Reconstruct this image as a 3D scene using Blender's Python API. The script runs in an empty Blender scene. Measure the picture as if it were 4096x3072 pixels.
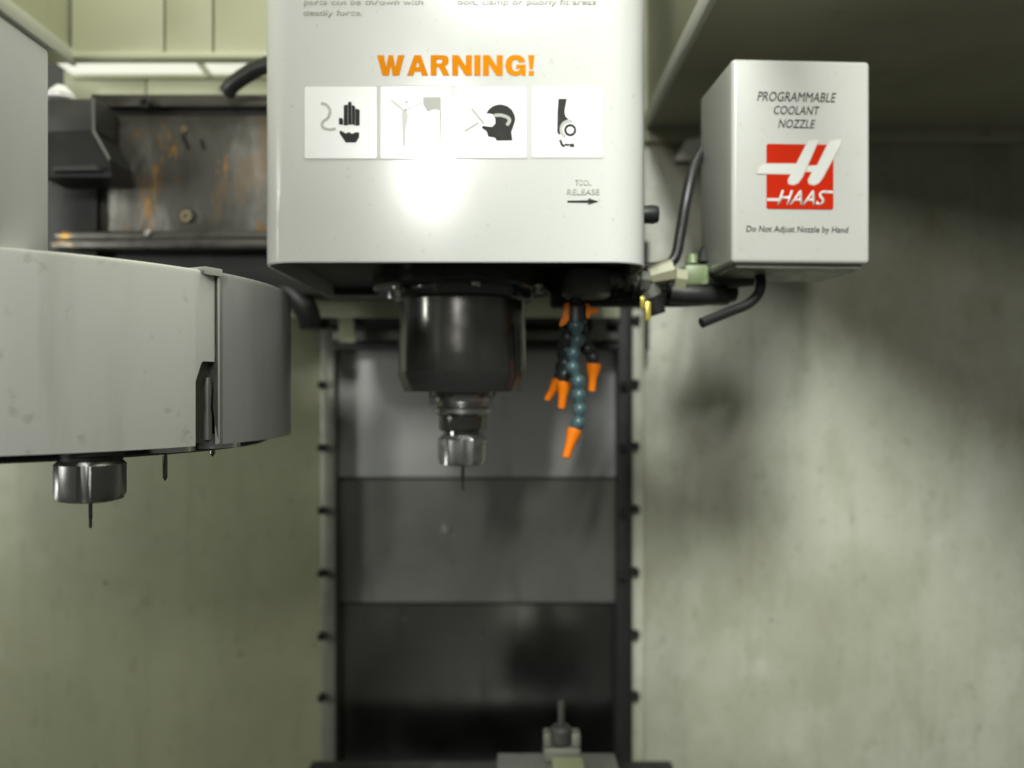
import bpy, bmesh, math, random
from mathutils import Vector, Matrix
random.seed(7)
S = bpy.context.scene
COL = S.collection
F = 3200.0            # focal length in photo pixels
EYE = 1.40            # camera height
HOR = 1560.0          # horizon row in the photo

# ------------------------------------------------------------------ camera
cd = bpy.data.cameras.new('camera'); cam = bpy.data.objects.new('camera', cd); COL.objects.link(cam)
cam.location = (0, 0, EYE); cam.rotation_euler = (math.radians(90), 0, 0)
cd.sensor_width = 36; cd.lens = 36 * F / 4096; cd.shift_y = (HOR - 1536) / 4096
cd.clip_start = 0.02; cd.clip_end = 50
cd.dof.use_dof = True; cd.dof.focus_distance = 0.64; cd.dof.aperture_fstop = 2.7
S.camera = cam

# ------------------------------------------------------------------ light
w = bpy.data.worlds.new('World'); S.world = w; w.use_nodes = True
bg = w.node_tree.nodes['Background']; bg.inputs[0].default_value = (0.90, 0.93, 0.80, 1); bg.inputs[1].default_value = 0.085
S.view_settings.view_transform = 'Standard'; S.view_settings.look = 'None'
S.view_settings.exposure = 0.25; S.view_settings.gamma = 1.0

def area(name, loc, target, sx, sy, power, col, roll=0):
    l = bpy.data.lights.new(name, 'AREA'); l.shape = 'RECTANGLE'; l.size = sx; l.size_y = sy; l.energy = power; l.color = col
    o = bpy.data.objects.new(name, l); COL.objects.link(o); o.location = loc
    q = (Vector(target) - Vector(loc)).to_track_quat('-Z', 'Y')
    o.rotation_euler = (q.to_matrix() @ Matrix.Rotation(roll, 3, 'Z')).to_euler()
    return o
def spot(name, loc, target, power, angle, blend, radius, col):
    l = bpy.data.lights.new(name, 'SPOT'); l.energy = power; l.spot_size = math.radians(angle); l.spot_blend = blend
    l.shadow_soft_size = radius; l.color = col
    o = bpy.data.objects.new(name, l); COL.objects.link(o); o.location = loc
    o.rotation_euler = (Vector(target) - Vector(loc)).to_track_quat('-Z', 'Y').to_euler()
    return o
# shop lamp behind the operator, left of the camera (mirrored in the head's front)
area('shop_lamp', (-0.35, -1.95, 2.41), (-0.05, 0.9, 1.45), 0.10, 0.36, 19.0, (1.0, 0.985, 0.93), math.radians(-20))
# second lamp, higher, turned to the right-hand sheet; the unseen roof edge is slanted to cut its light diagonally
spot('door_lamp', (0.05, -1.0, 2.95), (0.74, 1.30, 1.10), 410.0, 41, 1.0, 0.30, (0.96, 1.0, 0.96))
# tall row of tubes out on the left
area('shop_tubes', (-2.3, -0.25, 1.75), (0.0, 1.1, 1.35), 0.45, 1.5, 40.0, (0.97, 1.0, 0.94))
# light falling through the open roof
area('roof_light', (-0.2, 0.72, 2.55), (-0.2, 1.0, 1.8), 0.8, 0.3, 6.8, (1.0, 1.0, 0.88))

# ------------------------------------------------------------------ helpers
def P(x, y, d): return Vector(((x - 2048) / F * d, d, EYE - (y - HOR) / F * d))
def X(x, d): return (x - 2048) / F * d
def Z(y, d): return EYE - (y - HOR) / F * d

def nd(nt, t, **k):
    n = nt.nodes.new(t)
    for a, v in k.items(): setattr(n, a, v)
    return n
def mat(name, col, rough=0.5, metal=0.0, stains=(), bump=0.0, bscale=60, coat=0.0, spec=0.5, rvar=0.0, emit=None):
    """stains: (scale xyz, low, high, amount, colour, detail)"""
    m = bpy.data.materials.new(name); m.use_nodes = True; nt = m.node_tree; b = nt.nodes['Principled BSDF']
    b.inputs['Roughness'].default_value = rough; b.inputs['Metallic'].default_value = metal
    b.inputs['Coat Weight'].default_value = coat; b.inputs['Coat Roughness'].default_value = 0.18
    b.inputs['Specular IOR Level'].default_value = spec
    tc = nd(nt, 'ShaderNodeTexCoord'); last = None
    rgb = nd(nt, 'ShaderNodeRGB'); rgb.outputs[0].default_value = (*col, 1); last = rgb.outputs[0]
    for i, (sc, lo, hi, amt, c2, det) in enumerate(stains):
        mp = nd(nt, 'ShaderNodeMapping'); mp.inputs['Scale'].default_value = sc
        mp.inputs['Location'].default_value = (i * 3.7, i * 1.9, i * 5.3)
        nt.links.new(tc.outputs['Object'], mp.inputs[0])
        nz = nd(nt, 'ShaderNodeTexNoise'); nz.inputs['Scale'].default_value = 1.0; nz.inputs['Detail'].default_value = det
        nz.inputs['Roughness'].default_value = 0.6
        nt.links.new(mp.outputs[0], nz.inputs['Vector'])
        mr = nd(nt, 'ShaderNodeMapRange'); mr.interpolation_type = 'SMOOTHSTEP'
        mr.inputs['From Min'].default_value = lo; mr.inputs['From Max'].default_value = hi; mr.inputs['To Max'].default_value = amt
        nt.links.new(nz.outputs['Fac'], mr.inputs['Value'])
        mx = nd(nt, 'ShaderNodeMix', data_type='RGBA'); mx.inputs[7].default_value = (*c2, 1)
        nt.links.new(mr.outputs[0], mx.inputs[0]); nt.links.new(last, mx.inputs[6]); last = mx.outputs[2]
    nt.links.new(last, b.inputs['Base Color'])
    if bump or rvar:
        nz = nd(nt, 'ShaderNodeTexNoise'); nz.inputs['Scale'].default_value = bscale; nz.inputs['Detail'].default_value = 6
        nt.links.new(tc.outputs['Object'], nz.inputs['Vector'])
        if bump:
            bp = nd(nt, 'ShaderNodeBump'); bp.inputs['Strength'].default_value = bump; bp.inputs['Distance'].default_value = 0.002
            nt.links.new(nz.outputs['Fac'], bp.inputs['Height']); nt.links.new(bp.outputs[0], b.inputs['Normal'])
        if rvar:
            mr = nd(nt, 'ShaderNodeMapRange'); mr.inputs['From Min'].default_value = 0.3; mr.inputs['From Max'].default_value = 0.7
            mr.inputs['To Min'].default_value = max(0.03, rough - rvar); mr.inputs['To Max'].default_value = rough + rvar
            nt.links.new(nz.outputs['Fac'], mr.inputs['Value']); nt.links.new(mr.outputs[0], b.inputs['Roughness'])
    if emit:
        b.inputs['Emission Color'].default_value = (*emit[0], 1); b.inputs['Emission Strength'].default_value = emit[1]
    return m

M = {}
M['head'] = mat('head_paint', (0.62, 0.625, 0.585), 0.19, coat=0.2, stains=[((9, 9, 9), .5, .75, .12, (.5, .5, .40), 5), ((160, 160, 160), .66, .74, .25, (.35, .34, .26), 2)], bump=.05, bscale=9, rvar=.05)
M['box'] = mat('box_paint', (0.37, 0.37, 0.335), 0.34, coat=0.15, stains=[((14, 14, 14), .48, .75, .25, (.31, .31, .245), 5), ((120, 120, 120), .62, .74, .3, (.3, .3, .22), 2)], bump=.06, bscale=14, rvar=.06)
M['wall'] = mat('wall_paint', (0.36, 0.365, 0.29), 0.45, stains=[
    ((3.5, 3.5, 3.0), .40, .66, .62, (.25, .25, .175), 6), ((13, 13, 7), .48, .68, .50, (.24, .24, .165), 6),
    ((34, 34, 2.2), .52, .72, .35, (.23, .23, .15), 5), ((55, 55, 30), .58, .72, .40, (.19, .185, .125), 4), ((150, 150, 150), .65, .71, .45, (.13, .125, .08), 2), ((6, 6, 5), .56, .72, .30, (.52, .53, .47), 5)], bump=.12, bscale=30, rvar=.08)
M['wall_left'] = mat('wall_paint_greenish', (0.225, 0.232, 0.145), 0.45, stains=[
    ((4, 4, 3), .42, .70, .5, (.165, .172, .105), 6), ((15, 15, 4), .52, .74, .45, (.20, .21, .125), 6),
    ((34, 34, 2.2), .52, .72, .40, (.16, .165, .10), 5), ((55, 55, 30), .58, .72, .45, (.14, .14, .09), 4), ((6, 6, 4), .56, .72, .35, (.33, .34, .25), 5)], bump=.12, bscale=30, rvar=.08)
M['cream'] = mat('cream_paint', (0.52, 0.53, 0.375), 0.5, stains=[((7, 7, 2.5), .5, .75, .3, (.40, .40, .25), 5), ((40, 40, 8), .62, .74, .25, (.36, .34, .2), 4)], bump=.06, rvar=.06)
M['ceil'] = mat('ceiling_paint', (0.35, 0.345, 0.25), 0.55, stains=[((4, 4, 4), .45, .72, .4, (.17, .17, .10), 6), ((22, 22, 22), .6, .75, .35, (.12, .12, .07), 4)], bump=.08)
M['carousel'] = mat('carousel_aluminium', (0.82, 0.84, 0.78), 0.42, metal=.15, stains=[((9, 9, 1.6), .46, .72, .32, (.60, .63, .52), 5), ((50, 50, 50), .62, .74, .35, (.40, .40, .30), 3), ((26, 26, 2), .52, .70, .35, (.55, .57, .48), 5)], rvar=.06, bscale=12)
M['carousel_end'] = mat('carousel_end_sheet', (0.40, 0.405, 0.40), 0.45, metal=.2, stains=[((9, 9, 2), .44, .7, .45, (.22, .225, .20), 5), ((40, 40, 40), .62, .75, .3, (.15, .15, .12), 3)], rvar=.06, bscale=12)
M['housing'] = mat('housing_paint', (0.74, 0.755, 0.76), 0.5, stains=[((8, 8, 5), .45, .75, .25, (.54, .55, .53), 5)], bump=.04)
M['plate'] = mat('rusty_plate_steel', (0.165, 0.156, 0.135), 0.42, metal=.3, stains=[
    ((7, 7, 4), .38, .58, .85, (.050, .048, .040), 6), ((22, 22, 7), .56, .70, .45, (.30, .30, .28), 5),
    ((15, 15, 6), .57, .69, .6, (.17, .105, .045), 7), ((30, 30, 12), .61, .68, .75, (.33, .16, .02), 5)], bump=.5, bscale=35, rvar=.12)
M['rail'] = mat('slide_rail_steel', (0.075, 0.07, 0.06), 0.38, metal=.5, stains=[((14, 14, 30), .48, .7, .6, (.045, .043, .036), 5), ((22, 22, 22), .62, .70, .85, (.38, .20, .03), 6)], bump=.2, rvar=.1)
M['steel'] = mat('machined_steel', (0.55, 0.55, 0.54), 0.33, metal=1.0, stains=[((30, 30, 30), .5, .75, .4, (.24, .24, .22), 5)], rvar=.06, bscale=40)
M['nut'] = mat('collet_nut_steel', (0.36, 0.36, 0.355), 0.30, metal=.9, stains=[((60, 60, 60), .5, .72, .5, (.14, .14, .125), 5)], rvar=.06, bscale=40)
M['nut_dull'] = mat('dull_nut_steel', (0.19, 0.19, 0.185), 0.34, metal=.85, stains=[((60, 60, 60), .5, .72, .5, (.08, .08, .07), 5)], rvar=.06, bscale=40)
M['nose'] = mat('spindle_nose_steel', (0.16, 0.157, 0.146), 0.20, metal=.9, stains=[((30, 30, 5), .48, .75, .5, (.05, .05, .045), 5), ((60, 60, 60), .6, .75, .35, (.2, .19, .17), 4)], rvar=.07, bscale=30)
M['flange'] = mat('flange_black_steel', (0.075, 0.075, 0.07), 0.16, metal=.7, stains=[((30, 30, 30), .5, .75, .5, (.09, .09, .08), 4)], rvar=.06)
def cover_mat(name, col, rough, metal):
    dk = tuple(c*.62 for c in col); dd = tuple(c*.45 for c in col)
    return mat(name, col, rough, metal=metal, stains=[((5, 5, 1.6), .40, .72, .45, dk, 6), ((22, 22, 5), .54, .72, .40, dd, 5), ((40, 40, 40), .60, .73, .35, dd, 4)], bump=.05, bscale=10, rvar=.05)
M['cover0'] = cover_mat('way_cover_lit', (0.50, 0.50, 0.49), 0.36, .6)  # panel colours step darker downward to carry the falloff of reflections
M['cover1'] = cover_mat('way_cover_dim', (0.28, 0.28, 0.258), 0.34, .8)
M['cover2'] = cover_mat('way_cover_dark', (0.22, 0.22, 0.20), 0.23, 1.0)
M['strip'] = mat('strip_steel', (0.17, 0.172, 0.14), 0.45, metal=.4, stains=[((20, 20, 6), .45, .7, .5, (.09, .095, .07), 5)], rvar=.1)
M['black'] = mat('black_oily_casting', (0.012, 0.012, 0.011), 0.5, spec=.3, stains=[((25, 25, 25), .5, .7, .5, (.028, .028, .022), 4)], bump=.2)
M['rubber'] = mat('black_rubber', (0.014, 0.014, 0.013), 0.40, stains=[((40, 40, 40), .5, .75, .5, (.035, .035, .03), 3)])
M['dark'] = mat('dark_grime', (0.028, 0.028, 0.024), 0.6, stains=[((18, 18, 18), .48, .72, .6, (.06, .058, .045), 5)], bump=.2)
M['table'] = mat('table_cast_iron', (0.010, 0.010, 0.009), 0.5, metal=.3, stains=[((14, 14, 14), .48, .72, .6, (.022, .022, .018), 5)], bump=.2, rvar=.1)
M['greyfit'] = mat('grey_fitting', (0.13, 0.135, 0.115), 0.42, metal=.3, stains=[((60, 60, 60), .5, .7, .5, (.06, .06, .045), 4)])
M['creamfit'] = mat('cream_fitting', (0.27, 0.265, 0.17), 0.45, stains=[((60, 60, 60), .48, .7, .6, (.16, .15, .09), 4)])
M['greenfit'] = mat('green_fitting', (0.13, 0.17, 0.08), 0.45, stains=[((50, 50, 50), .5, .72, .6, (.10, .12, .06), 4), ((90, 90, 90), .6, .7, .5, (.25, .28, .17), 3)])
M['brass'] = mat('brass', (0.52, 0.42, 0.09), 0.32, metal=.55, stains=[((90, 90, 90), .5, .7, .4, (.3, .23, .05), 3)])
M['bluehose'] = mat('blue_grey_hose', (0.055, 0.105, 0.115), 0.35, stains=[((80, 80, 80), .5, .7, .5, (.03, .05, .052), 4)])
M['darkhose'] = mat('dark_hose', (0.022, 0.028, 0.029), 0.40, stains=[((80, 80, 80), .5, .7, .5, (.045, .05, .045), 4)])
M['orange'] = mat('orange_plastic', (0.80, 0.19, 0.002), 0.5, spec=.25, stains=[((70, 70, 70), .5, .72, .35, (.5, .13, .005), 4)])
M['orange_print'] = mat('orange_print', (0.76, 0.25, 0.0), 0.6, spec=.05, stains=[((60, 60, 60), .5, .7, .5, (.68, .235, .003), 3)])
M['white_print'] = mat('white_label', (0.90, 0.90, 0.875), 0.20, stains=[((40, 40, 40), .55, .75, .15, (.7, .7, .62), 4)])
M['black_print'] = mat('black_print', (0.018, 0.018, 0.014), 0.55, spec=.2, stains=[((50, 50, 50), .5, .75, .4, (.04, .04, .03), 3)])
M['grey_print'] = mat('grey_print', (0.42, 0.43, 0.37), 0.45)
M['border_print'] = mat('border_print', (0.55, 0.555, 0.50), 0.45)
M['faded_print'] = mat('faded_print', (0.40, 0.40, 0.34), 0.45, stains=[((90, 90, 90), .45, .65, .8, (.52, .52, .46), 3)])
M['glare_print'] = mat('glare_print', (0.62, 0.64, 0.60), 0.45, stains=[((60, 60, 60), .45, .65, .7, (.76, .77, .73), 3)])  # black print paled so that its colour holds the glare
M['red_print'] = mat('red_print', (0.36, 0.012, 0.0), 0.6, spec=.08, stains=[((40, 40, 40), .5, .75, .4, (.27, .010, .002), 4)])
M['logo_white'] = mat('logo_white', (0.46, 0.46, 0.425), 0.4)
M['logo_rim'] = mat('logo_rim', (0.42, 0.33, 0.28), 0.45)
M['glow_strip'] = mat('glowing_white', (0.75, 0.75, 0.68), 0.5, emit=((1.0, 1.0, 0.88), 0.62))
M['tan'] = mat('dull_brass', (0.27, 0.22, 0.13), 0.5, metal=.3, stains=[((90, 90, 90), .45, .65, .6, (.13, .10, .06), 3)])
M['gap'] = mat('seam_dark', (0.09, 0.09, 0.06), 0.7)
M['fixture'] = mat('fixture_steel', (0.18, 0.183, 0.162), 0.45, metal=.4, stains=[((30, 30, 30), .5, .7, .5, (.10, .10, .08), 4)])
M['yellowed'] = mat('yellowed_block', (0.27, 0.28, 0.16), 0.5, stains=[((40, 40, 40), .5, .7, .5, (.26, .27, .14), 4)])
M['clear'] = mat('edge_grey', (0.52, 0.53, 0.47), 0.35)

def link(name, me, m, parent=None, smooth=False):
    o = bpy.data.objects.new(name, me); COL.objects.link(o)
    if m: me.materials.append(M[m])
    if smooth:
        for p in me.polygons: p.use_smooth = True
    if parent is not None: adopt(o, parent)
    return o
def wmat(o):
    m = Matrix.Translation(o.location)
    return wmat(o.parent) @ o.matrix_parent_inverse @ m if o.parent else m
def adopt(o, parent):
    o.parent = parent; o.matrix_parent_inverse = wmat(parent).inverted()
def bm_obj(name, bm, m, parent=None, smooth=False, auto=None):
    bmesh.ops.recalc_face_normals(bm, faces=bm.faces)
    me = bpy.data.meshes.new(name); bm.to_mesh(me); bm.free()
    o = link(name, me, m, parent, smooth)
    if auto is not None:
        me.polygons.foreach_set('use_smooth', [True] * len(me.polygons))
        me.set_sharp_from_angle(angle=math.radians(auto))
    return o
def thing(name, loc, label, cat, group=None):
    o = bpy.data.objects.new(name, None); COL.objects.link(o); o.location = loc; o.empty_display_size = .03
    return tag(o, label, cat, group)
def tag(o, label, cat, group=None):
    o['label'] = label; o['category'] = cat
    if group: o['group'] = group
    return o
def struct(o): o['kind'] = 'structure'; return o
def struct_empty(name, loc):
    o = bpy.data.objects.new(name, None); COL.objects.link(o); o.location = loc; return struct(o)

def add_box(bm, x0, x1, y0, y1, z0, z1, bev=0.0, seg=2):
    r = bmesh.ops.create_cube(bm, size=1.0, matrix=Matrix.Translation(((x0+x1)/2, (y0+y1)/2, (z0+z1)/2)) @ Matrix.Diagonal((abs(x1-x0), abs(y1-y0), abs(z1-z0), 1)))
    if bev:
        es = list({e for v in r['verts'] for e in v.link_edges})
        bmesh.ops.bevel(bm, geom=es, offset=bev, segments=seg, profile=.5, affect='EDGES')
def box(name, x0, x1, y0, y1, z0, z1, m, parent=None, bev=0.001, seg=2):
    bm = bmesh.new(); add_box(bm, x0, x1, y0, y1, z0, z1, bev, seg); return bm_obj(name, bm, m, parent, auto=40)
def pbox(name, px0, px1, py0, py1, d0, d1, m, parent=None, bev=0.001):
    return box(name, X(px0, d0), X(px1, d0), d0, d1, Z(py1, d0), Z(py0, d0), m, parent, bev)

def add_lathe(bm, prof, mtx, n=40):
    rings = []
    for r, z in prof:
        if r < 1e-6: rings.append([bm.verts.new(mtx @ Vector((0, 0, z)))])
        else: rings.append([bm.verts.new(mtx @ Vector((r*math.cos(2*math.pi*i/n), r*math.sin(2*math.pi*i/n), z))) for i in range(n)])
    for a, b in zip(rings, rings[1:]):
        for i in range(n):
            j = (i+1) % n
            if len(a) == 1 and len(b) == 1: continue
            if len(a) == 1: bm.faces.new((a[0], b[i], b[j]))
            elif len(b) == 1: bm.faces.new((a[i], a[j], b[0]))
            else: bm.faces.new((a[i], a[j], b[j], b[i]))
def lathe(name, prof, loc, m, parent=None, n=40, rot=None, auto=35):
    mtx = Matrix.Translation(loc)
    if rot is not None: mtx = mtx @ rot
    bm = bmesh.new(); add_lathe(bm, prof, mtx, n); return bm_obj(name, bm, m, parent, auto=auto)
def along(d): return Vector(d).to_track_quat('Z', 'Y').to_matrix().to_4x4()
def cone(name, a, b, r0, r1, m, parent=None, n=20, lip=0.0, prof=None):
    a, b = Vector(a), Vector(b); L = (b-a).length
    p = prof or [(0, 0), (r0*.9, 0), (r0, L*.03), (r1, L*.97), (r1*.85, L), (0, L)]
    return lathe(name, p, a, m, parent, n, along(b-a))

def spline(pts, k=8):
    pts = [Vector(p) for p in pts]; q = [pts[0]*2-pts[1]] + pts + [pts[-1]*2-pts[-2]]; out = []
    for i in range(1, len(q)-2):
        for s in range(k):
            t = s/k; a, b, c, d = q[i-1], q[i], q[i+1], q[i+2]
            out.append(.5*((2*b)+(c-a)*t+(2*a-5*b+4*c-d)*t*t+(3*b-a-3*c+d)*t**3))
    out.append(pts[-1]); return out
def tube(name, pts, r, m, parent=None, n=14, k=8, rib=0):
    p = spline(pts, k); bm = bmesh.new(); rings = []
    up = Vector((0, 1, 0))
    for i, c in enumerate(p):
        t = (p[min(i+1, len(p)-1)]-p[max(i-1, 0)]).normalized()
        u = t.cross(up)
        if u.length < .05: u = t.cross(Vector((1, 0, 0)))
        u.normalize(); v = t.cross(u)
        rr = (r[0]+(r[1]-r[0])*i/(len(p)-1)) if isinstance(r, tuple) else r
        if rib: rr *= 1+rib*(1 if i % 2 else -1)
        rings.append([bm.verts.new(c+(u*math.cos(2*math.pi*j/n)+v*math.sin(2*math.pi*j/n))*rr) for j in range(n)])
    for a, b in zip(rings, rings[1:]):
        for j in range(n): bm.faces.new((a[j], a[(j+1) % n], b[(j+1) % n], b[j]))
    bm.faces.new(rings[0]); bm.faces.new(rings[-1][::-1])
    return bm_obj(name, bm, m, parent, auto=50)

def prism(name, poly, y0, y1, m, parent=None, axis='y'):
    """poly of (x,z) extruded from y0 (front) to y1"""
    bm = bmesh.new()
    a = [bm.verts.new((x, y0, z)) for x, z in poly]; b = [bm.verts.new((x, y1, z)) for x, z in poly]
    bm.faces.new(a); bm.faces.new(b[::-1])
    for i in range(len(a)): bm.faces.new((a[i], b[i], b[(i+1) % len(a)], a[(i+1) % len(a)]))
    return bm_obj(name, bm, m, parent)
def prisms(name, polys, y0, y1, m, parent=None):
    bm = bmesh.new()
    for poly in polys:
        a = [bm.verts.new((x, y0, z)) for x, z in poly]; b = [bm.verts.new((x, y1, z)) for x, z in poly]
        bm.faces.new(a); bm.faces.new(b[::-1])
        for i in range(len(a)): bm.faces.new((a[i], b[i], b[(i+1) % len(a)], a[(i+1) % len(a)]))
    return bm_obj(name, bm, m, parent)
def stroke(pts, wd, k=5):
    """flat band polygon round a smooth 2D path"""
    p = [(v.x, v.y) for v in spline([(a, b, 0) for a, b in pts], k)] if len(pts) > 2 else pts
    L, R = [], []
    for i in range(len(p)):
        a, b = p[max(i-1, 0)], p[min(i+1, len(p)-1)]
        dx, dy = b[0]-a[0], b[1]-a[1]; l = math.hypot(dx, dy) or 1
        nx, ny = -dy/l*wd/2, dx/l*wd/2
        L.append((p[i][0]+nx, p[i][1]+ny)); R.append((p[i][0]-nx, p[i][1]-ny))
    return L + R[::-1]
def ring(cx, cy, r0, r1, a0=0, a1=360, n=28):
    o = [(cx+r1*math.cos(math.radians(a0+(a1-a0)*i/n)), cy+r1*math.sin(math.radians(a0+(a1-a0)*i/n))) for i in range(n+1)]
    q = [(cx+r0*math.cos(math.radians(a0+(a1-a0)*i/n)), cy+r0*math.sin(math.radians(a0+(a1-a0)*i/n))) for i in range(n+1)]
    return [[o[i], o[i+1], q[i+1], q[i]] for i in range(n)]
def text(name, body, x0, x1, zb, zt, y, m, parent, bold=0.0, shear=0.0, th=0.0003, space=1.0):
    """letters fitted into the box x0..x1, zb..zt on a face looking at -Y"""
    c = bpy.data.curves.new(name, 'FONT'); c.body = body; c.size = 1.0; c.offset = bold; c.shear = shear; c.space_character = space
    c.resolution_u = 3
    t = bpy.data.objects.new('tmp', c); COL.objects.link(t)
    bpy.context.view_layer.update()
    me = bpy.data.meshes.new_from_object(t.evaluated_get(bpy.context.evaluated_depsgraph_get()))
    bpy.data.objects.remove(t); bpy.data.curves.remove(c)
    xs = [v.co.x for v in me.vertices]; ys = [v.co.y for v in me.vertices]
    ax, bx, ay, by = min(xs), max(xs), min(ys), max(ys)
    for v in me.vertices:
        v.co = Vector((x0+(v.co.x-ax)/(bx-ax)*(x1-x0), y, zb+(v.co.y-ay)/(by-ay)*(zt-zb)))
    bm = bmesh.new(); bm.from_mesh(me); bpy.data.meshes.remove(me)
    bmesh.ops.remove_doubles(bm, verts=bm.verts, dist=1e-6)
    r = bmesh.ops.extrude_face_region(bm, geom=list(bm.faces))
    bmesh.ops.translate(bm, verts=[v for v in r['geom'] if isinstance(v, bmesh.types.BMVert)], vec=(0, -th, 0))
    return bm_obj(name, bm, m, parent)

BOLT = {}
def bolt(x, y, z, r, parent, m='black', name='bolt', h=None):
    """socket-head bolt looking at the camera, meshes shared between alike bolts"""
    h = h or r*.7; key = (round(r, 5), m, round(h, 5))
    if key not in BOLT:
        bm = bmesh.new()
        add_lathe(bm, [(0, h*.55), (r*.45, h*.55), (r*.5, h), (r*.85, h), (r, h*.8), (r, -h*.4)], Matrix.Rotation(math.radians(90), 4, 'X'), 14)
        bmesh.ops.recalc_face_normals(bm, faces=bm.faces)
        me = bpy.data.meshes.new(name); bm.to_mesh(me); bm.free(); me.materials.append(M[m])
        me.polygons.foreach_set('use_smooth', [True]*len(me.polygons)); me.set_sharp_from_angle(angle=math.radians(35)); BOLT[key] = me
    o = bpy.data.objects.new(name, BOLT[key]); COL.objects.link(o); o.location = (x, y, z); adopt(o, parent); return o

# ------------------------------------------------------------------ the setting
WY = 1.30
# right rear sheet
rw = struct(box('back_wall', 0.214, 1.15, WY, WY+.012, 0.55, 1.815, 'wall', None, .002))
for px, py in ((3650, 528), (3738, 532), (4080, 532), (2950, 526), (2640, 520)):
    bolt(X(px, WY), WY, Z(py+18, WY), .0055, rw)
for px, py in ((2655, 1300), (3085, 2480)):
    bolt(X(px, WY), WY, Z(py, WY), .0022, rw, 'strip', 'rivet')
box('flange', 0.214, 1.15, WY-.012, WY-.0005, 1.800, 1.822, 'ceil', rw, .002)
# left rear sheet
lw = struct(box('back_wall', -1.25, -0.306, WY, WY+.012, 0.55, 1.60, 'wall_left', None, .002))
for px, py in ((958, 2615), (420, 2330)):
    bolt(X(px, WY), WY, Z(py, WY), .0024, lw, 'strip', 'rivet')
# ceiling: right and left of the roof opening
def slab(name, poly, z0, z1, m):
    bm = bmesh.new(); f = bm.faces.new([bm.verts.new((x, y, z0)) for x, y in poly])
    r = bmesh.ops.extrude_face_region(bm, geom=[f])
    bmesh.ops.translate(bm, verts=[v for v in r['geom'] if isinstance(v, bmesh.types.BMVert)], vec=(0, 0, z1-z0))
    return bm_obj(name, bm, m)
cr = struct(slab('ceiling', [(.2227, WY+.01), (.2227, .868), (.304, .8465), (.521, .444), (.92, -.30), (1.15, -.30), (1.15, WY+.01)], 1.826, 1.838, 'ceil'))  # out-of-view front edge cut on a slant to throw the wall's diagonal shadow
box('lip', 0.2145, 0.2225, 0.80, WY+.01, 1.8225, 1.850, 'clear', cr, .002)
cl = struct(box('ceiling', -1.25, -0.575, 0.30, 1.045, 1.826, 1.838, 'cream', None, .002))
box('lip', -0.5755, -0.568, 0.30, 1.045, 1.8225, 1.842, 'clear', cl, .002)
# cream sheets of the roof opening
uw = struct_empty('upper_wall', (0, 1.05, 1.83))
xs = [-0.574, -0.452, X(852, 1.04), -0.20, 0.15]
for i in range(4):
    box('panel', xs[i]+.0012, xs[i+1]-.0012, 1.040, 1.046, 1.838, 2.42, 'cream', uw, .001)
box('backing', -0.574, 0.15, 1.047, 1.052, 1.838, 2.42, 'gap', uw, 0)
box('lower_edge', -0.574, 0.15, 1.034, 1.052, 1.829, 1.8375, 'cream', uw, .0015)
xs = [-0.62, X(578, 1.10), 0.15]
for i in range(2):
    box('panel', xs[i]+.001, xs[i+1]-.001, 1.105, 1.112, 1.50, 1.842, 'cream', uw, .001)
box('side_panel', 0.2235, 0.2295, 0.40, WY+.02, 1.8395, 2.42, 'cream', uw, .001)
box('side_panel', -0.584, -0.5765, 0.40, 1.045, 1.8395, 2.42, 'cream', uw, .001)
box('panel', 0.155, 0.222, WY+.014, WY+.02, 1.70, 2.42, 'cream', uw, .001)
# floor pan of the cabin
fp = struct(box('floor_pan', -1.25, 1.15, 0.20, WY, 0.53, 0.548, 'dark', None, 0))

# white strip under the roof edge, made to glow by emission
wl = thing('bright_strip', (-.3, 1.07, 1.83), 'bright white strip under the cream roof panel, top left', 'work light')
box('glow_strip', X(205, 1.05), -0.16, 1.0535, 1.098, 1.8335, 1.840, 'glow_strip', wl, .001)
box('frame', X(205, 1.05), -0.16, 1.0985, 1.1045, 1.829, 1.843, 'cream', wl, .001)
prism('bracket', [(X(775, 1.05), Z(238, 1.05)), (X(800, 1.05), Z(232, 1.05)), (X(850, 1.05), Z(300, 1.05)), (X(825, 1.05), Z(308, 1.05))], 1.049, 1.053, 'cream', wl)

# ------------------------------------------------------------------ rear way cover
wc = thing('way_cover', (0, 1.28, .9), 'grey steel telescopic way cover of stacked panels behind the spindle', 'way cover')
xa, xb = X(1338, 1.27), X(2478, 1.27)
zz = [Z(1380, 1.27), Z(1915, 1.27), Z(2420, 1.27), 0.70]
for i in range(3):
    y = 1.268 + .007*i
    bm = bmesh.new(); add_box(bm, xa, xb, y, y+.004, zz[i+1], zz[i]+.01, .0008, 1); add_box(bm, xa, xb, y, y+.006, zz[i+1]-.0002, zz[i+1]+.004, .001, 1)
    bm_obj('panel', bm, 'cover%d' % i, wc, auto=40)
bolt(X(1780, 1.27), 1.275, Z(2120, 1.27), .006, wc, 'steel', 'rivet')
# guide strips each side
def strip(px0, px1, m, bolts, edge, y=1.245):
    s = box('guide_strip', X(px0, y), X(px1, y), y, y+.05, 0.66, Z(1235, y), m, wc, .002)
    for bx, by in bolts: bolt(X(bx, y-.003), y-.003, Z(by, y), .0062, s, 'black', 'bolt', .009)
    return s
rows = [1540, 1790, 2040, 2290, 2540, 2785]
strip(1283, 1342, 'strip', [(1288, r) for r in rows], 0)
strip(2468, 2528, 'black', [(2496, 1540), (2492, 1788), (2494, 2046), (2492, 2298)], 0)
strip(2530, 2576, 'wall', [(2545, 1278)]+[(2541, r-8) for r in rows], 0, y=1.252)
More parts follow.
